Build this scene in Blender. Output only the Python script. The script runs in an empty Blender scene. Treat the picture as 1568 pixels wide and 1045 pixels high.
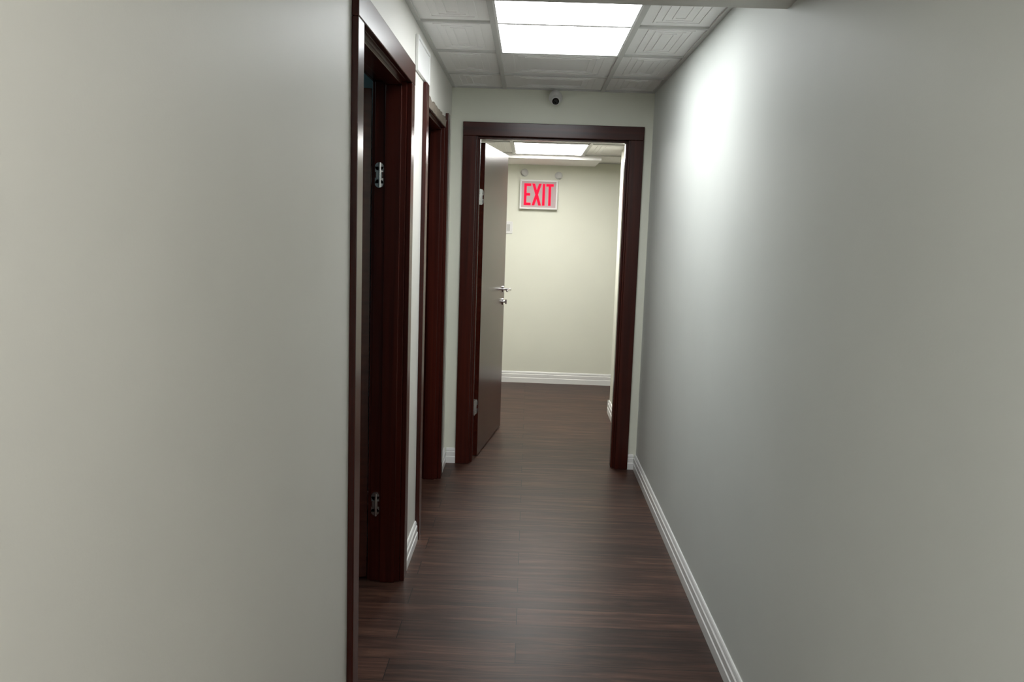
import bpy, bmesh, math, random
from mathutils import Matrix, Vector

scene = bpy.context.scene
try:
    scene.view_settings.view_transform = 'Standard'
    scene.view_settings.look = 'None'
except Exception as e:
    print(e)

# ------------------------------------------------------------ helpers
def lin(c):
    out = []
    for v in c:
        v = v / 255.0
        out.append(v / 12.92 if v <= 0.04045 else ((v + 0.055) / 1.055) ** 2.4)
    return (out[0], out[1], out[2], 1.0)

def new_mat(name):
    m = bpy.data.materials.new(name)
    m.use_nodes = True
    nt = m.node_tree
    b = nt.nodes['Principled BSDF']
    return m, nt, b

def N(nt, typ, **kw):
    n = nt.nodes.new(typ)
    for k, v in kw.items():
        setattr(n, k, v)
    return n

def mat_paint(name, rgb, rough=0.45, var=0.03, bump=0.02, spec=0.5, scale=180):
    m, nt, b = new_mat(name)
    tc = N(nt, 'ShaderNodeTexCoord')
    n1 = N(nt, 'ShaderNodeTexNoise'); n1.inputs['Scale'].default_value = 1.3
    n1.inputs['Detail'].default_value = 3
    nt.links.new(tc.outputs['Object'], n1.inputs['Vector'])
    r = N(nt, 'ShaderNodeValToRGB')
    c = lin(rgb)
    r.color_ramp.elements[0].position = 0.3
    r.color_ramp.elements[1].position = 0.7
    r.color_ramp.elements[0].color = (c[0]*(1-var), c[1]*(1-var), c[2]*(1-var), 1)
    r.color_ramp.elements[1].color = (min(1, c[0]*(1+var)), min(1, c[1]*(1+var)), min(1, c[2]*(1+var)), 1)
    nt.links.new(n1.outputs['Fac'], r.inputs['Fac'])
    nt.links.new(r.outputs['Color'], b.inputs['Base Color'])
    b.inputs['Roughness'].default_value = rough
    b.inputs['Specular IOR Level'].default_value = spec
    n2 = N(nt, 'ShaderNodeTexNoise'); n2.inputs['Scale'].default_value = scale
    nt.links.new(tc.outputs['Object'], n2.inputs['Vector'])
    bp = N(nt, 'ShaderNodeBump'); bp.inputs['Strength'].default_value = bump
    bp.inputs['Distance'].default_value = 0.01
    nt.links.new(n2.outputs['Fac'], bp.inputs['Height'])
    nt.links.new(bp.outputs['Normal'], b.inputs['Normal'])
    return m

def mat_wood(name, dark, light, axis='Z', rough=0.28, spec=0.35):
    m, nt, b = new_mat(name)
    tc = N(nt, 'ShaderNodeTexCoord')
    mp = N(nt, 'ShaderNodeMapping')
    s = {'X': (.6, 22, 22), 'Y': (22, .6, 22), 'Z': (22, 22, .6)}[axis]
    mp.inputs['Scale'].default_value = s
    nt.links.new(tc.outputs['Object'], mp.inputs['Vector'])
    n = N(nt, 'ShaderNodeTexNoise'); n.inputs['Scale'].default_value = 1.4
    n.inputs['Detail'].default_value = 5; n.inputs['Distortion'].default_value = 0.4
    nt.links.new(mp.outputs['Vector'], n.inputs['Vector'])
    r = N(nt, 'ShaderNodeValToRGB')
    r.color_ramp.elements[0].position = 0.25; r.color_ramp.elements[0].color = lin(dark)
    r.color_ramp.elements[1].position = 0.78; r.color_ramp.elements[1].color = lin(light)
    nt.links.new(n.outputs['Fac'], r.inputs['Fac'])
    nt.links.new(r.outputs['Color'], b.inputs['Base Color'])
    b.inputs['Roughness'].default_value = rough
    b.inputs['Specular IOR Level'].default_value = spec
    return m

def mat_simple(name, rgb, rough=0.4, metal=0.0, emit=None, es=0.0, spec=0.5):
    m, nt, b = new_mat(name)
    b.inputs['Roughness'].default_value = rough
    b.inputs['Metallic'].default_value = metal
    b.inputs['Specular IOR Level'].default_value = spec
    tc = N(nt, 'ShaderNodeTexCoord')
    n = N(nt, 'ShaderNodeTexNoise'); n.inputs['Scale'].default_value = 40
    nt.links.new(tc.outputs['Object'], n.inputs['Vector'])
    r = N(nt, 'ShaderNodeValToRGB'); c = lin(rgb)
    r.color_ramp.elements[0].color = (c[0]*.95, c[1]*.95, c[2]*.95, 1)
    r.color_ramp.elements[1].color = c
    nt.links.new(n.outputs['Fac'], r.inputs['Fac'])
    nt.links.new(r.outputs['Color'], b.inputs['Base Color'])
    if emit:
        b.inputs['Emission Color'].default_value = emit
        b.inputs['Emission Strength'].default_value = es
    return m

def mat_floor():
    m, nt, b = new_mat('dark_plank_floor')
    tc = N(nt, 'ShaderNodeTexCoord')
    br = N(nt, 'ShaderNodeTexBrick')
    br.offset = 0.37; br.offset_frequency = 2
    br.inputs['Scale'].default_value = 1.0
    br.inputs['Brick Width'].default_value = 1.22
    br.inputs['Row Height'].default_value = 0.152
    br.inputs['Mortar Size'].default_value = 0.0018
    br.inputs['Mortar Smooth'].default_value = 0.2
    br.inputs['Bias'].default_value = 0.0
    br.inputs['Color1'].default_value = (0, 0, 0, 1)
    br.inputs['Color2'].default_value = (1, 1, 1, 1)
    br.inputs['Mortar'].default_value = (0.5, 0.5, 0.5, 1)
    nt.links.new(tc.outputs['Object'], br.inputs['Vector'])
    mp = N(nt, 'ShaderNodeMapping'); mp.inputs['Scale'].default_value = (2.4, 32, 1)
    nt.links.new(tc.outputs['Object'], mp.inputs['Vector'])
    add = N(nt, 'ShaderNodeVectorMath', operation='ADD')
    sc = N(nt, 'ShaderNodeVectorMath', operation='SCALE'); sc.inputs['Scale'].default_value = 17.0
    nt.links.new(br.outputs['Color'], sc.inputs[0])
    nt.links.new(mp.outputs['Vector'], add.inputs[0]); nt.links.new(sc.outputs['Vector'], add.inputs[1])
    n = N(nt, 'ShaderNodeTexNoise'); n.inputs['Scale'].default_value = 1.0
    n.inputs['Detail'].default_value = 8; n.inputs['Roughness'].default_value = 0.66
    n.inputs['Distortion'].default_value = 0.6
    nt.links.new(add.outputs['Vector'], n.inputs['Vector'])
    r = N(nt, 'ShaderNodeValToRGB')
    e = r.color_ramp.elements
    e[0].position = 0.28; e[0].color = lin((34, 20, 16))
    e[1].position = 0.74; e[1].color = lin((104, 74, 59))
    k = e.new(0.5); k.color = lin((63, 41, 33))
    nt.links.new(n.outputs['Fac'], r.inputs['Fac'])
    mr = N(nt, 'ShaderNodeMapRange'); mr.inputs['To Min'].default_value = 0.72; mr.inputs['To Max'].default_value = 1.25
    nt.links.new(br.outputs['Color'], mr.inputs['Value'])
    mul = N(nt, 'ShaderNodeVectorMath', operation='SCALE')
    nt.links.new(r.outputs['Color'], mul.inputs[0]); nt.links.new(mr.outputs['Result'], mul.inputs['Scale'])
    mix = N(nt, 'ShaderNodeMix', data_type='RGBA')
    nt.links.new(br.outputs['Fac'], mix.inputs['Factor'])
    nt.links.new(mul.outputs['Vector'], mix.inputs[6])
    mix.inputs[7].default_value = lin((12, 7, 6))
    nt.links.new(mix.outputs[2], b.inputs['Base Color'])
    b.inputs['Roughness'].default_value = 0.4
    b.inputs['Specular IOR Level'].default_value = 0.22
    bp = N(nt, 'ShaderNodeBump'); bp.inputs['Strength'].default_value = 0.15; bp.inputs['Distance'].default_value = 0.004
    nt.links.new(n.outputs['Fac'], bp.inputs['Height'])
    nt.links.new(bp.outputs['Normal'], b.inputs['Normal'])
    return m

M_WALLR = mat_paint('paint_white_satin', (219, 222, 217), 0.55, spec=.16)
M_WALLL = mat_paint('paint_offwhite_satin', (215, 213, 206), 0.5, spec=.3)
M_CREAM = mat_paint('paint_cream_satin', (229, 230, 216), 0.5, spec=.35)
M_ROOM = mat_paint('paint_side_room', (150, 185, 192), 0.6)
M_TRIM = mat_paint('trim_white_gloss', (234, 234, 232), 0.35, 0.01, 0.0)
M_TILE = mat_paint('ceiling_tile_vinyl', (245, 244, 242), 0.55, 0.01, 0.02, scale=90)
M_TEE = mat_paint('ceiling_tee_metal', (200, 200, 197), 0.4, 0.01, 0.0)
M_PLASTER = mat_paint('raw_plaster', (120, 110, 98), 0.9, 0.35, 0.8, scale=60)
M_WOODV = mat_wood('mahogany_vertical', (42, 12, 8), (74, 27, 17), 'Z', 0.25)
M_WOODH = mat_wood('mahogany_horizontal', (42, 12, 8), (74, 27, 17), 'X', 0.25)
M_LEAF = mat_wood('mahogany_leaf', (52, 18, 12), (76, 31, 20), 'X', 0.25, 0.45)
M_STEEL = mat_simple('satin_steel', (220, 220, 220), 0.25, 1.0)
M_WHITEP = mat_simple('white_plastic', (230, 230, 228), 0.35)
M_GREYP = mat_simple('grey_plastic', (190, 190, 186), 0.35)
M_BLACKP = mat_simple('black_glass', (10, 10, 12), 0.1)
M_REDL = mat_simple('red_led_letters', (90, 2, 6), 0.9, 0, (1.0, 0.015, 0.06, 1), 1.1, spec=0.05)
M_SIGNF = mat_simple('sign_face', (196, 178, 180), 0.5, spec=.2)
M_LIGHT = mat_simple('led_diffuser', (240, 240, 240), 0.5, 0, (0.95, 0.985, 1.0, 1), 12.0)
M_LIGHT2 = mat_simple('led_diffuser_far', (240, 240, 240), 0.5, 0, (1.0, 0.985, 0.95, 1), 23)
M_LIGHT3 = mat_simple('led_diffuser_lobby', (240, 240, 240), 0.5, 0, (1.0, 0.985, 0.95, 1), 15)
M_LIGHT4 = mat_simple('added_room_fill', (240, 240, 240), 0.5, 0, (0.85, 0.97, 1.0, 1), 3.0)  # glow for the added fill panel in the side room
M_FLOOR = mat_floor()

def finish(name, bm, mats, parent=None, bevel=0.0, smooth=False, loc=None, rotz=0.0):
    bmesh.ops.recalc_face_normals(bm, faces=bm.faces)
    me = bpy.data.meshes.new(name)
    bm.to_mesh(me); bm.free()
    if not isinstance(mats, (list, tuple)):
        mats = [mats]
    for mm in mats:
        me.materials.append(mm)
    o = bpy.data.objects.new(name, me)
    bpy.context.collection.objects.link(o)
    if smooth:
        for p in me.polygons:
            p.use_smooth = True
        try:
            me.set_sharp_from_angle(angle=math.radians(40))
        except Exception:
            pass
    if bevel > 0:
        md = o.modifiers.new('bevel', 'BEVEL')
        md.width = bevel; md.segments = 2; md.limit_method = 'ANGLE'
    if parent:
        o.parent = parent
    if loc:
        o.location = loc
    o.rotation_euler[2] = rotz
    return o

def add_box(bm, x0, x1, y0, y1, z0, z1, mi=0):
    vs = [bm.verts.new((x, y, z)) for x in (x0, x1) for y in (y0, y1) for z in (z0, z1)]
    idx = [(0, 1, 3, 2), (4, 6, 7, 5), (0, 4, 5, 1), (2, 3, 7, 6), (0, 2, 6, 4), (1, 5, 7, 3)]
    for f in idx:
        fc = bm.faces.new([vs[i] for i in f]); fc.material_index = mi

def add_cyl(bm, p0, p1, r0, r1=None, seg=24, mi=0):
    p0 = Vector(p0); p1 = Vector(p1)
    if r1 is None: r1 = r0
    d = p1 - p0
    rot = d.to_track_quat('Z', 'Y').to_matrix().to_4x4()
    mat = Matrix.Translation((p0 + p1) / 2) @ rot
    res = bmesh.ops.create_cone(bm, cap_ends=True, segments=seg, radius1=r0, radius2=r1, depth=d.length, matrix=mat)
    for v in res['verts']:
        for f in v.link_faces:
            f.material_index = mi

def add_sphere(bm, c, r, mi=0, scale=(1, 1, 1)):
    mat = Matrix.Translation(c) @ Matrix.Diagonal((*scale, 1))
    res = bmesh.ops.create_uvsphere(bm, u_segments=24, v_segments=16, radius=r, matrix=mat)
    for v in res['verts']:
        for f in v.link_faces:
            f.material_index = mi

def boxes(name, lst, mat, **kw):
    bm = bmesh.new()
    for b in lst:
        add_box(bm, *b)
    return finish(name, bm, mat, **kw)

def empty(name, loc=(0, 0, 0), rotz=0.0):
    e = bpy.data.objects.new(name, None)
    bpy.context.collection.objects.link(e)
    e.location = loc; e.rotation_euler[2] = rotz
    e.empty_display_size = 0.1
    return e

# ------------------------------------------------------------ dimensions
CAM_H = 1.546
XL, XR = -0.52, 0.748
TW = 0.13
YE = 5.5
ZC = 2.42
YF = YE + TW
YB = 8.59
ZF = 2.221
Y0 = -2.6

boxes('floor', [(-3.1, 2.5, Y0 - .1, YB + .1, -0.1, 0.0)], M_FLOOR)

D1, W1 = 2.47, 1.18
D2, W2 = 4.06, 1.14
D3, W3 = -0.444, 1.138
HO = 2.21
RI = 0.05
HR = 2.16

T = ZC + .1
boxes('wall_left', [
    (XL - TW, XL, Y0, D1 + RI, 0, T),
    (XL - TW, XL, D1 + RI, D1 + W1 - RI, HR, T),
    (XL - TW, XL, D1 + W1 - RI, D2 + RI, 0, T),
    (XL - TW, XL, D2 + RI, D2 + W2 - RI, HR, T),
    (XL - TW, XL, D2 + W2 - RI, YE, 0, T)], M_WALLL)
boxes('wall_right', [(XR, XR + TW, Y0, YE, 0, T)], M_WALLR)
boxes('wall_end', [
    (-1.35, D3 + RI, YE, YF, 0, T),
    (D3 + RI, D3 + W3 - RI, YE, YF, HR, T),
    (D3 + W3 - RI, XR + TW, YE, YF, 0, T)], M_CREAM)
boxes('wall_behind', [(XL - TW, XR + TW, Y0 - .1, Y0, 0, T)], M_WALLR)
boxes('wall_far_back', [(-1.35, 2.4, YB, YB + .1, 0, T)], M_CREAM)
boxes('wall_far_left', [(-1.35, -1.25, YF, YB, 0, T)], M_CREAM)
boxes('wall_far_right', [(0.735, XR + TW, YF, 7.24, 0, ZF + .1)], M_CREAM)
boxes('wall_alcove_front', [(XR + TW, 2.3, 7.1, 7.24, 0, ZF + .1)], M_CREAM)
boxes('wall_alcove_right', [(2.3, 2.4, 7.1, YB, 0, ZF + .1)], M_CREAM)
boxes('wall_room_back', [(-3.0, -2.9, 1.4, YE, 0, T)], M_ROOM)
boxes('wall_room_front', [(-2.9, XL - TW, 1.4, 1.5, 0, T)], M_ROOM)
boxes('wall_room_divider', [(-2.9, XL - TW, 3.83, 3.91, 0, T)], M_ROOM)
boxes('wall_room_end', [(-2.9, -1.35, YE - .1, YE, 0, T)], M_ROOM)
boxes('trim_1', [(XL, XR, 1.9, 2.69, 2.231, ZC + .02)], M_WALLL)
boxes('trim_2', [(-1.25, 0.617, 7.83, YB, 2.188, ZF + .02)], M_TILE)

# ------------------------------------------------------------ ceilings
def ceiling(name, x0, x1, y0, y1, z, gx, gy, lights):
    bm = bmesh.new()
    add_box(bm, x0, x1, y0, y1, z + .012, z + .1, 0)
    xs = [x0] + gx + [x1]; ys = [y0] + gy + [y1]
    t = 0.012
    for g in gx:
        add_box(bm, g - t, g + t, y0, y1, z - .004, z + .012, 1)
    for g in gy:
        add_box(bm, x0, x1, g - t, g + t, z - .003, z + .012, 1)
    for (a, b_, c, d) in ((x0, x0 + .02, y0, y1), (x1 - .02, x1, y0, y1), (x0, x1, y0, y0 + .02), (x0, x1, y1 - .02, y1)):
        add_box(bm, a, b_, c, d, z - .002, z + .012, 1)
    for i in range(len(xs) - 1):
        for j in range(len(ys) - 1):
            cx = (xs[i] + xs[i+1]) / 2; cy = (ys[j] + ys[j+1]) / 2
            if any(l[0] < cx < l[1] and l[2] < cy < l[3] for l in lights):
                continue
            a0, a1, b0, b1 = xs[i] + t, xs[i+1] - t, ys[j] + t, ys[j+1] - t
            add_box(bm, a0, a1, b0, b1, z + .006, z + .013, 0)
            for ins in (0.05, 0.085, 0.12):
                p0, p1, q0, q1 = a0 + ins, a1 - ins, b0 + ins, b1 - ins
                if p1 - p0 < .03 or q1 - q0 < .03:
                    continue
                w = .012; zz = z + .003
                add_box(bm, p0, p1, q0, q0 + w, zz, z + .006, 0)
                add_box(bm, p0, p1, q1 - w, q1, zz, z + .006, 0)
                add_box(bm, p0, p0 + w, q0 + w, q1 - w, zz, z + .006, 0)
                add_box(bm, p1 - w, p1, q0 + w, q1 - w, zz, z + .006, 0)
    return finish(name, bm, [M_TILE, M_TEE])

def light_panel(x0, x1, y0, y1, z, mat):
    e = empty('ceiling_light_panel', ((x0 + x1) / 2, (y0 + y1) / 2, z))
    a, b_ = (x1 - x0) / 2 - .012, (y1 - y0) / 2 - .012
    boxes('diffuser', [(-a + .008, a - .008, -b_ + .008, b_ - .008, 0.002, .011)], mat, parent=e)
    boxes('frame', [(-a, a, -b_, -b_ + .01, -.001, .011), (-a, a, b_ - .01, b_, -.001, .011),
                    (-a, -a + .01, -b_ + .01, b_ - .01, -.001, .011), (a - .01, a, -b_ + .01, b_ - .01, -.001, .011)],
          M_TRIM, parent=e)

L1 = (-.19, .42, 3.18, 4.40)
ceiling('ceiling', XL, XR, 2.69, YE, ZC, [-.19, .42], [3.18, 3.79, 4.40, 5.01], [L1])
light_panel(*L1, ZC - .004, M_LIGHT)
L2 = (-.19, .42, -1.0, .22)
ceiling('ceiling_lobby', XL, XR, Y0, 1.9, ZC, [-.19, .42], [-1.61, -1.0, .22, .83, 1.44], [L2])
light_panel(*L2, ZC - .002, M_LIGHT3)
L3 = (-.17, .45, 6.78, 7.75)
ceiling('ceiling_far', -1.25, 2.3, YF, YB, ZF, [-.79, -.17, .45, 1.07, 1.69], [6.17, 6.78, 7.75], [L3])
light_panel(*L3, ZF - .002, M_LIGHT2)
boxes('ceiling_side_rooms', [(-2.9, XL - TW, 1.5, 3.83, ZC, ZC + .1), (-2.9, XL - TW, 3.91, YE - .1, ZC, ZC + .1)], M_TILE)
light_panel(-2.2, -1.6, 2.3, 2.9, ZC - .012, M_LIGHT4)  # unseen panel added to brighten the door_1 leaf, not a known fixture

# ------------------------------------------------------------ baseboards
def baseboard(name, p0, p1, n, h=0.1):
    prof = [(0, 0), (.016, 0), (.016, h*.42), (.012, h*.46), (.013, h*.52), (.013, h*.74), (.008, h*.79),
            (.010, h*.85), (.007, h*.96), (.004, h), (0, h)]
    bm = bmesh.new()
    rings = []
    for p in (p0, p1):
        rings.append([bm.verts.new((p[0] + n[0]*d, p[1] + n[1]*d, z + .0005)) for d, z in prof])
    k = len(prof)
    for i in range(k):
        bm.faces.new([rings[0][i], rings[0][(i+1) % k], rings[1][(i+1) % k], rings[1][i]])
    bm.faces.new(rings[0]); bm.faces.new(rings[1][::-1])
    return finish(name, bm, M_TRIM)

baseboard('baseboard_right', (XR, Y0), (XR, YE), (-1, 0))
baseboard('baseboard_left', (XL, Y0), (XL, D1), (1, 0))
baseboard('baseboard_left_middle', (XL, D1 + W1), (XL, D2), (1, 0))
baseboard('baseboard_left_end', (XL, D2 + W2), (XL, YE), (1, 0))
baseboard('baseboard_end_left', (XL + .016, YE), (D3, YE), (0, -1))
baseboard('baseboard_end_right', (D3 + W3, YE), (XR - .016, YE), (0, -1))
baseboard('baseboard_far_back', (-1.25, YB), (2.3, YB), (0, -1), .115)
baseboard('baseboard_far_right', (.735, YF + .03), (.735, 7.24), (-1, 0), .115)
baseboard('baseboard_far_corner', (.719, 7.24), (2.3, 7.24), (0, 1), .115)
baseboard('baseboard_far_left', (-1.25, YF), (-1.25, YB - .016), (1, 0), .115)

# ------------------------------------------------------------ doors
def hinge(parent, loc, axis):
    bm = bmesh.new()
    for s in (-1, 1):
        add_cyl(bm, (0, 0, s*.034), (0, -.006, s*.034), .0175, seg=24)
        add_box(bm, -.0175, .0175, -.006, 0, min(s*.034, s*.012), max(s*.034, s*.012))
        add_cyl(bm, (0, -.006, s*.036), (0, -.009, s*.036), .005, seg=12)
    add_box(bm, -.012, .012, -.014, 0, -.018, .018)
    add_cyl(bm, (0.004, -.014, -.05), (0.004, -.014, .05), .006, seg=16)
    o = finish('hinge', bm, M_STEEL, parent=parent, smooth=True)
    o.location = loc
    o.rotation_euler[2] = math.atan2(axis[1], axis[0]) + math.pi / 2
    return o

def handle(parent, x, y, side):
    bm = bmesh.new()
    z = 1.09
    add_cyl(bm, (x, y, z), (x, y + side*.009, z), .026, seg=32)
    add_cyl(bm, (x, y + side*.009, z), (x, y + side*.055, z), .009)
    add_sphere(bm, (x, y + side*.055, z), .0105)
    add_cyl(bm, (x, y + side*.055, z), (x - .05, y + side*.057, z + .002), .0095, .009)
    add_sphere(bm, (x - .05, y + side*.057, z + .002), .0092)
    add_cyl(bm, (x - .05, y + side*.057, z + .002), (x - .125, y + side*.052, z - .003), .009, .0075)
    add_sphere(bm, (x - .125, y + side*.052, z - .003), .0078)
    zl = z - .095
    add_cyl(bm, (x, y, zl), (x, y + side*.008, zl), .024, seg=32)
    add_cyl(bm, (x, y + side*.008, zl), (x, y + side*.02, zl), .008)
    add_box(bm, x - .005, x + .005, min(y + side*.02, y + side*.032), max(y + side*.02, y + side*.032), zl - .017, zl + .017)
    finish('lever_handle', bm, M_STEEL, parent=parent, smooth=True)

def door(name, loc, rotz, W, hinge_far, leaf_pos, leaf_ang, leaf_side, header=True, inner_casing=True):
    root = empty(name, loc, rotz)
    cw = .085; ct = .02
    hc = HO
    def vert(nm, xa, xb, y0, y1):
        bm = bmesh.new()
        add_box(bm, xa, xb, y0, y1, 0.001, hc - (cw if header else 0))
        finish(nm, bm, M_WOODV, parent=root, bevel=.003)
    vert('casing_near', 0, cw, -ct, 0)
    vert('casing_opposite', W - cw, W, -ct, 0)
    if header:
        boxes('casing_head', [(0, W, -ct - .001, 0, hc - cw, hc)], M_WOODH, parent=root, bevel=.003)
    li = cw + .01
    boxes('lining_near', [(RI + .002, li, 0, TW, .001, 2.125)], M_WOODV, parent=root, bevel=.002)
    boxes('lining_opposite', [(W - li, W - RI - .002, 0, TW, .001, 2.125)], M_WOODV, parent=root, bevel=.002)
    boxes('lining_head', [(RI + .002, W - RI - .002, 0, TW, 2.125, HR - .002)], M_WOODH, parent=root, bevel=.002)
    s = .014
    boxes('stop', [(li, li + s, .02, TW - .045, .001, 2.125 - s),
                   (W - li - s, W - li, .02, TW - .045, .001, 2.125 - s),
                   (li, W - li, .02, TW - .045, 2.125 - s, 2.125)], M_WOODV, parent=root, bevel=.002)
    if inner_casing:
        boxes('casing_inside', [(0, cw, TW, TW + .012, .001, hc - cw), (W - cw, W, TW, TW + .012, .001, hc - cw),
                                (0, W, TW, TW + .012, hc - cw, hc)], M_WOODV, parent=root, bevel=.002)
    L = W - 2*li - .008
    lf = empty('leaf_pivot', (leaf_pos[0], leaf_pos[1], 0), leaf_ang)
    lf.parent = root
    ya, yb = (0, .04) if leaf_side > 0 else (-.04, 0)
    boxes('leaf', [(0, L, ya, yb, .008, 2.10)], M_LEAF, parent=lf, bevel=.002)
    handle(lf, L - .065, yb, 1)
    handle(lf, L - .065, ya, -1)
    boxes('latch_plate', [(L - .001, L + .0015, ya + .009, yb - .009, .96, 1.19)], M_STEEL, parent=lf)
    for z in (.35, 1.75):
        hinge(lf, (-.0005, (ya + yb) / 2, z), (-1, 0))
        if hinge_far:
            hinge(root, (W - li, TW - .022, z), (-1, 0))
        else:
            hinge(root, (li, TW - .022, z), (1, 0))
    xs = li if hinge_far else W - li
    sg = 1 if hinge_far else -1
    boxes('strike_plate', [(min(xs, xs + sg*.002), max(xs, xs + sg*.002), TW - .034, TW - .012, .98, 1.10)], M_STEEL, parent=root, bevel=.0008)
    return root

door('door_1', (XL, D1, 0), math.pi/2, W1, True, (W1 - .072, TW + .016), math.radians(109), -1)
d2 = door('door_2', (XL, D2, 0), math.pi/2, W2, False, (.085, TW + .016), math.radians(91), 1, header=False)
door('door_3', (D3, YE, 0), 0, W3, False, (-.31 - D3, TW + .03), math.radians(82.3), 1)

# ragged plaster edge above door_2 where the head casing is missing
bm = bmesh.new()
random.seed(4)
n = 26
xa, xb = .086, W2 - .086
top, bot = [], []
for i in range(n + 1):
    x = xa + (xb - xa) * i / n
    top.append((x, 2.165 + random.uniform(-.006, .016)))
    bot.append((x, 2.126 + random.uniform(0, .004)))
fr_t = [bm.verts.new((x, -.006 - random.uniform(0, .006), z)) for x, z in top]
fr_b = [bm.verts.new((x, -.004, z)) for x, z in bot]
bk_t = [bm.verts.new((x, -.0004, z)) for x, z in top]
bk_b = [bm.verts.new((x, -.0004, z)) for x, z in bot]
for i in range(n):
    bm.faces.new((fr_b[i], fr_b[i+1], fr_t[i+1], fr_t[i]))
    bm.faces.new((fr_t[i], fr_t[i+1], bk_t[i+1], bk_t[i]))
    bm.faces.new((fr_b[i+1], fr_b[i], bk_b[i], bk_b[i+1]))
    bm.faces.new((bk_t[i], bk_t[i+1], bk_b[i+1], bk_b[i]))
finish('ragged_plaster_edge', bm, M_PLASTER, parent=d2)

e = empty('wall_access_cover', (XL, 4.0, 2.29))
boxes('cover_plate', [(0.0005, .01, -.2, .2, -.06, .06)], M_TRIM, parent=e, bevel=.003)
boxes('cover_rim', [(0.0005, .014, -.215, -.2, -.075, .075), (0.0005, .014, .2, .215, -.075, .075),
                    (0.0005, .014, -.2, .2, -.075, -.06), (0.0005, .014, -.2, .2, .06, .075)], M_TRIM, parent=e, bevel=.002)

# ------------------------------------------------------------ security camera
bm = bmesh.new()
cx, cz = .128, 2.383
add_cyl(bm, (cx, YE - .001, cz), (cx, YE - .018, cz), .036, seg=32)
add_cyl(bm, (cx, YE - .018, cz), (cx, YE - .03, cz), .03, .033, seg=32)
add_sphere(bm, (cx, YE - .06, cz - .018), .042)
add_cyl(bm, (cx, YE - .06, cz - .018), (cx, YE - .104, cz - .044), .036, .026, seg=32)
add_cyl(bm, (cx, YE - .09, cz - .036), (cx, YE - .108, cz - .0475), .022, .021, seg=32, mi=1)
add_sphere(bm, (cx, YE - .104, cz - .045), .0165, mi=1)
finish('security_camera', bm, [M_WHITEP, M_BLACKP], smooth=True)

# ------------------------------------------------------------ exit sign
sx, sz = .071, 1.896
e = empty('exit_sign', (sx, YB, sz))
w, h, d = .186, .1425, .05
boxes('housing', [(-w, w, -d, -.0005, -h, h)], M_WHITEP, parent=e, bevel=.006)
boxes('bezel', [(-w, w, -d - .008, -d, h - .016, h), (-w, w, -d - .008, -d, -h, -h + .016),
                (-w, -w + .016, -d - .008, -d, -h + .016, h - .016), (w - .016, w, -d - .008, -d, -h + .016, h - .016)],
      M_WHITEP, parent=e, bevel=.002)
boxes('face', [(-w + .016, w - .016, -d - .002, -d, -h + .016, h - .016)], M_SIGNF, parent=e)
bm = bmesh.new()
yy0, yy1 = -d - .005, -d - .002
H = .106; st = .025
x = -.145
add_box(bm, x, x + st, yy0, yy1, -H, H)
add_box(bm, x + st, x + .068, yy0, yy1, H - st, H)
add_box(bm, x + st, x + .060, yy0, yy1, -st/2, st/2)
add_box(bm, x + st, x + .068, yy0, yy1, -H, -H + st)
x += .068 + .010
def slant(x0, x1, off):
    vs = []
    for y in (yy0 - off, yy1):
        vs.append([bm.verts.new(p) for p in ((x0, y, -H), (x0 + st*1.1, y, -H), (x1 + st*1.1, y, H), (x1, y, H))])
    a, b2 = vs
    bm.faces.new(a); bm.faces.new(b2[::-1])
    for i in range(4):
        bm.faces.new((a[i], a[(i+1) % 4], b2[(i+1) % 4], b2[i]))
slant(x, x + .066, 0)
slant(x + .066, x, .0004)
x += .066 + st*1.1 + .010
add_box(bm, x, x + st, yy0, yy1, -H, H)
x += st + .010
add_box(bm, x, x + .074, yy0, yy1, H - st, H)
add_box(bm, x + .037 - st/2, x + .037 + st/2, yy0, yy1, -H, H - st)
finish('letters', bm, M_REDL, parent=e)

def wall_head(x, z, r):
    bm = bmesh.new()
    add_cyl(bm, (x, YB - .0005, z), (x, YB - .012, z), r, seg=32)
    add_cyl(bm, (x, YB - .012, z), (x, YB - .05, z), r*.45, seg=24)
    add_cyl(bm, (x, YB - .05, z), (x, YB - .056, z), r*.75, seg=24)
    finish('sprinkler_head', bm, M_GREYP, smooth=True)
wall_head(-.075, 2.108, .038)
wall_head(.262, 2.088, .038)

e = empty('light_switch', (-.218, YB, 1.565))
boxes('plate', [(-.04, .04, -.008, -.0005, -.06, .06)], M_WHITEP, parent=e, bevel=.003)
boxes('rocker', [(-.016, .016, -.013, -.008, -.033, .033)], M_GREYP, parent=e, bevel=.002)

# ------------------------------------------------------------ world
w = bpy.data.worlds.new('world'); scene.world = w
w.use_nodes = True
w.node_tree.nodes['Background'].inputs[0].default_value = (.5, .5, .5, 1)
w.node_tree.nodes['Background'].inputs[1].default_value = 0.05

# ------------------------------------------------------------ camera
cam = bpy.data.cameras.new('camera')
cam.sensor_width = 36; cam.sensor_fit = 'HORIZONTAL'; cam.lens = 29.98
cam.clip_start = 0.02
co = bpy.data.objects.new('camera', cam)
bpy.context.collection.objects.link(co)
R = Matrix.Rotation(math.radians(.97), 4, 'Z') @ Matrix.Rotation(math.radians(90 - 7.45), 4, 'X') @ Matrix.Rotation(math.radians(1.9), 4, 'Z')
co.matrix_world = Matrix.Translation((0, 0, CAM_H)) @ R
scene.camera = co
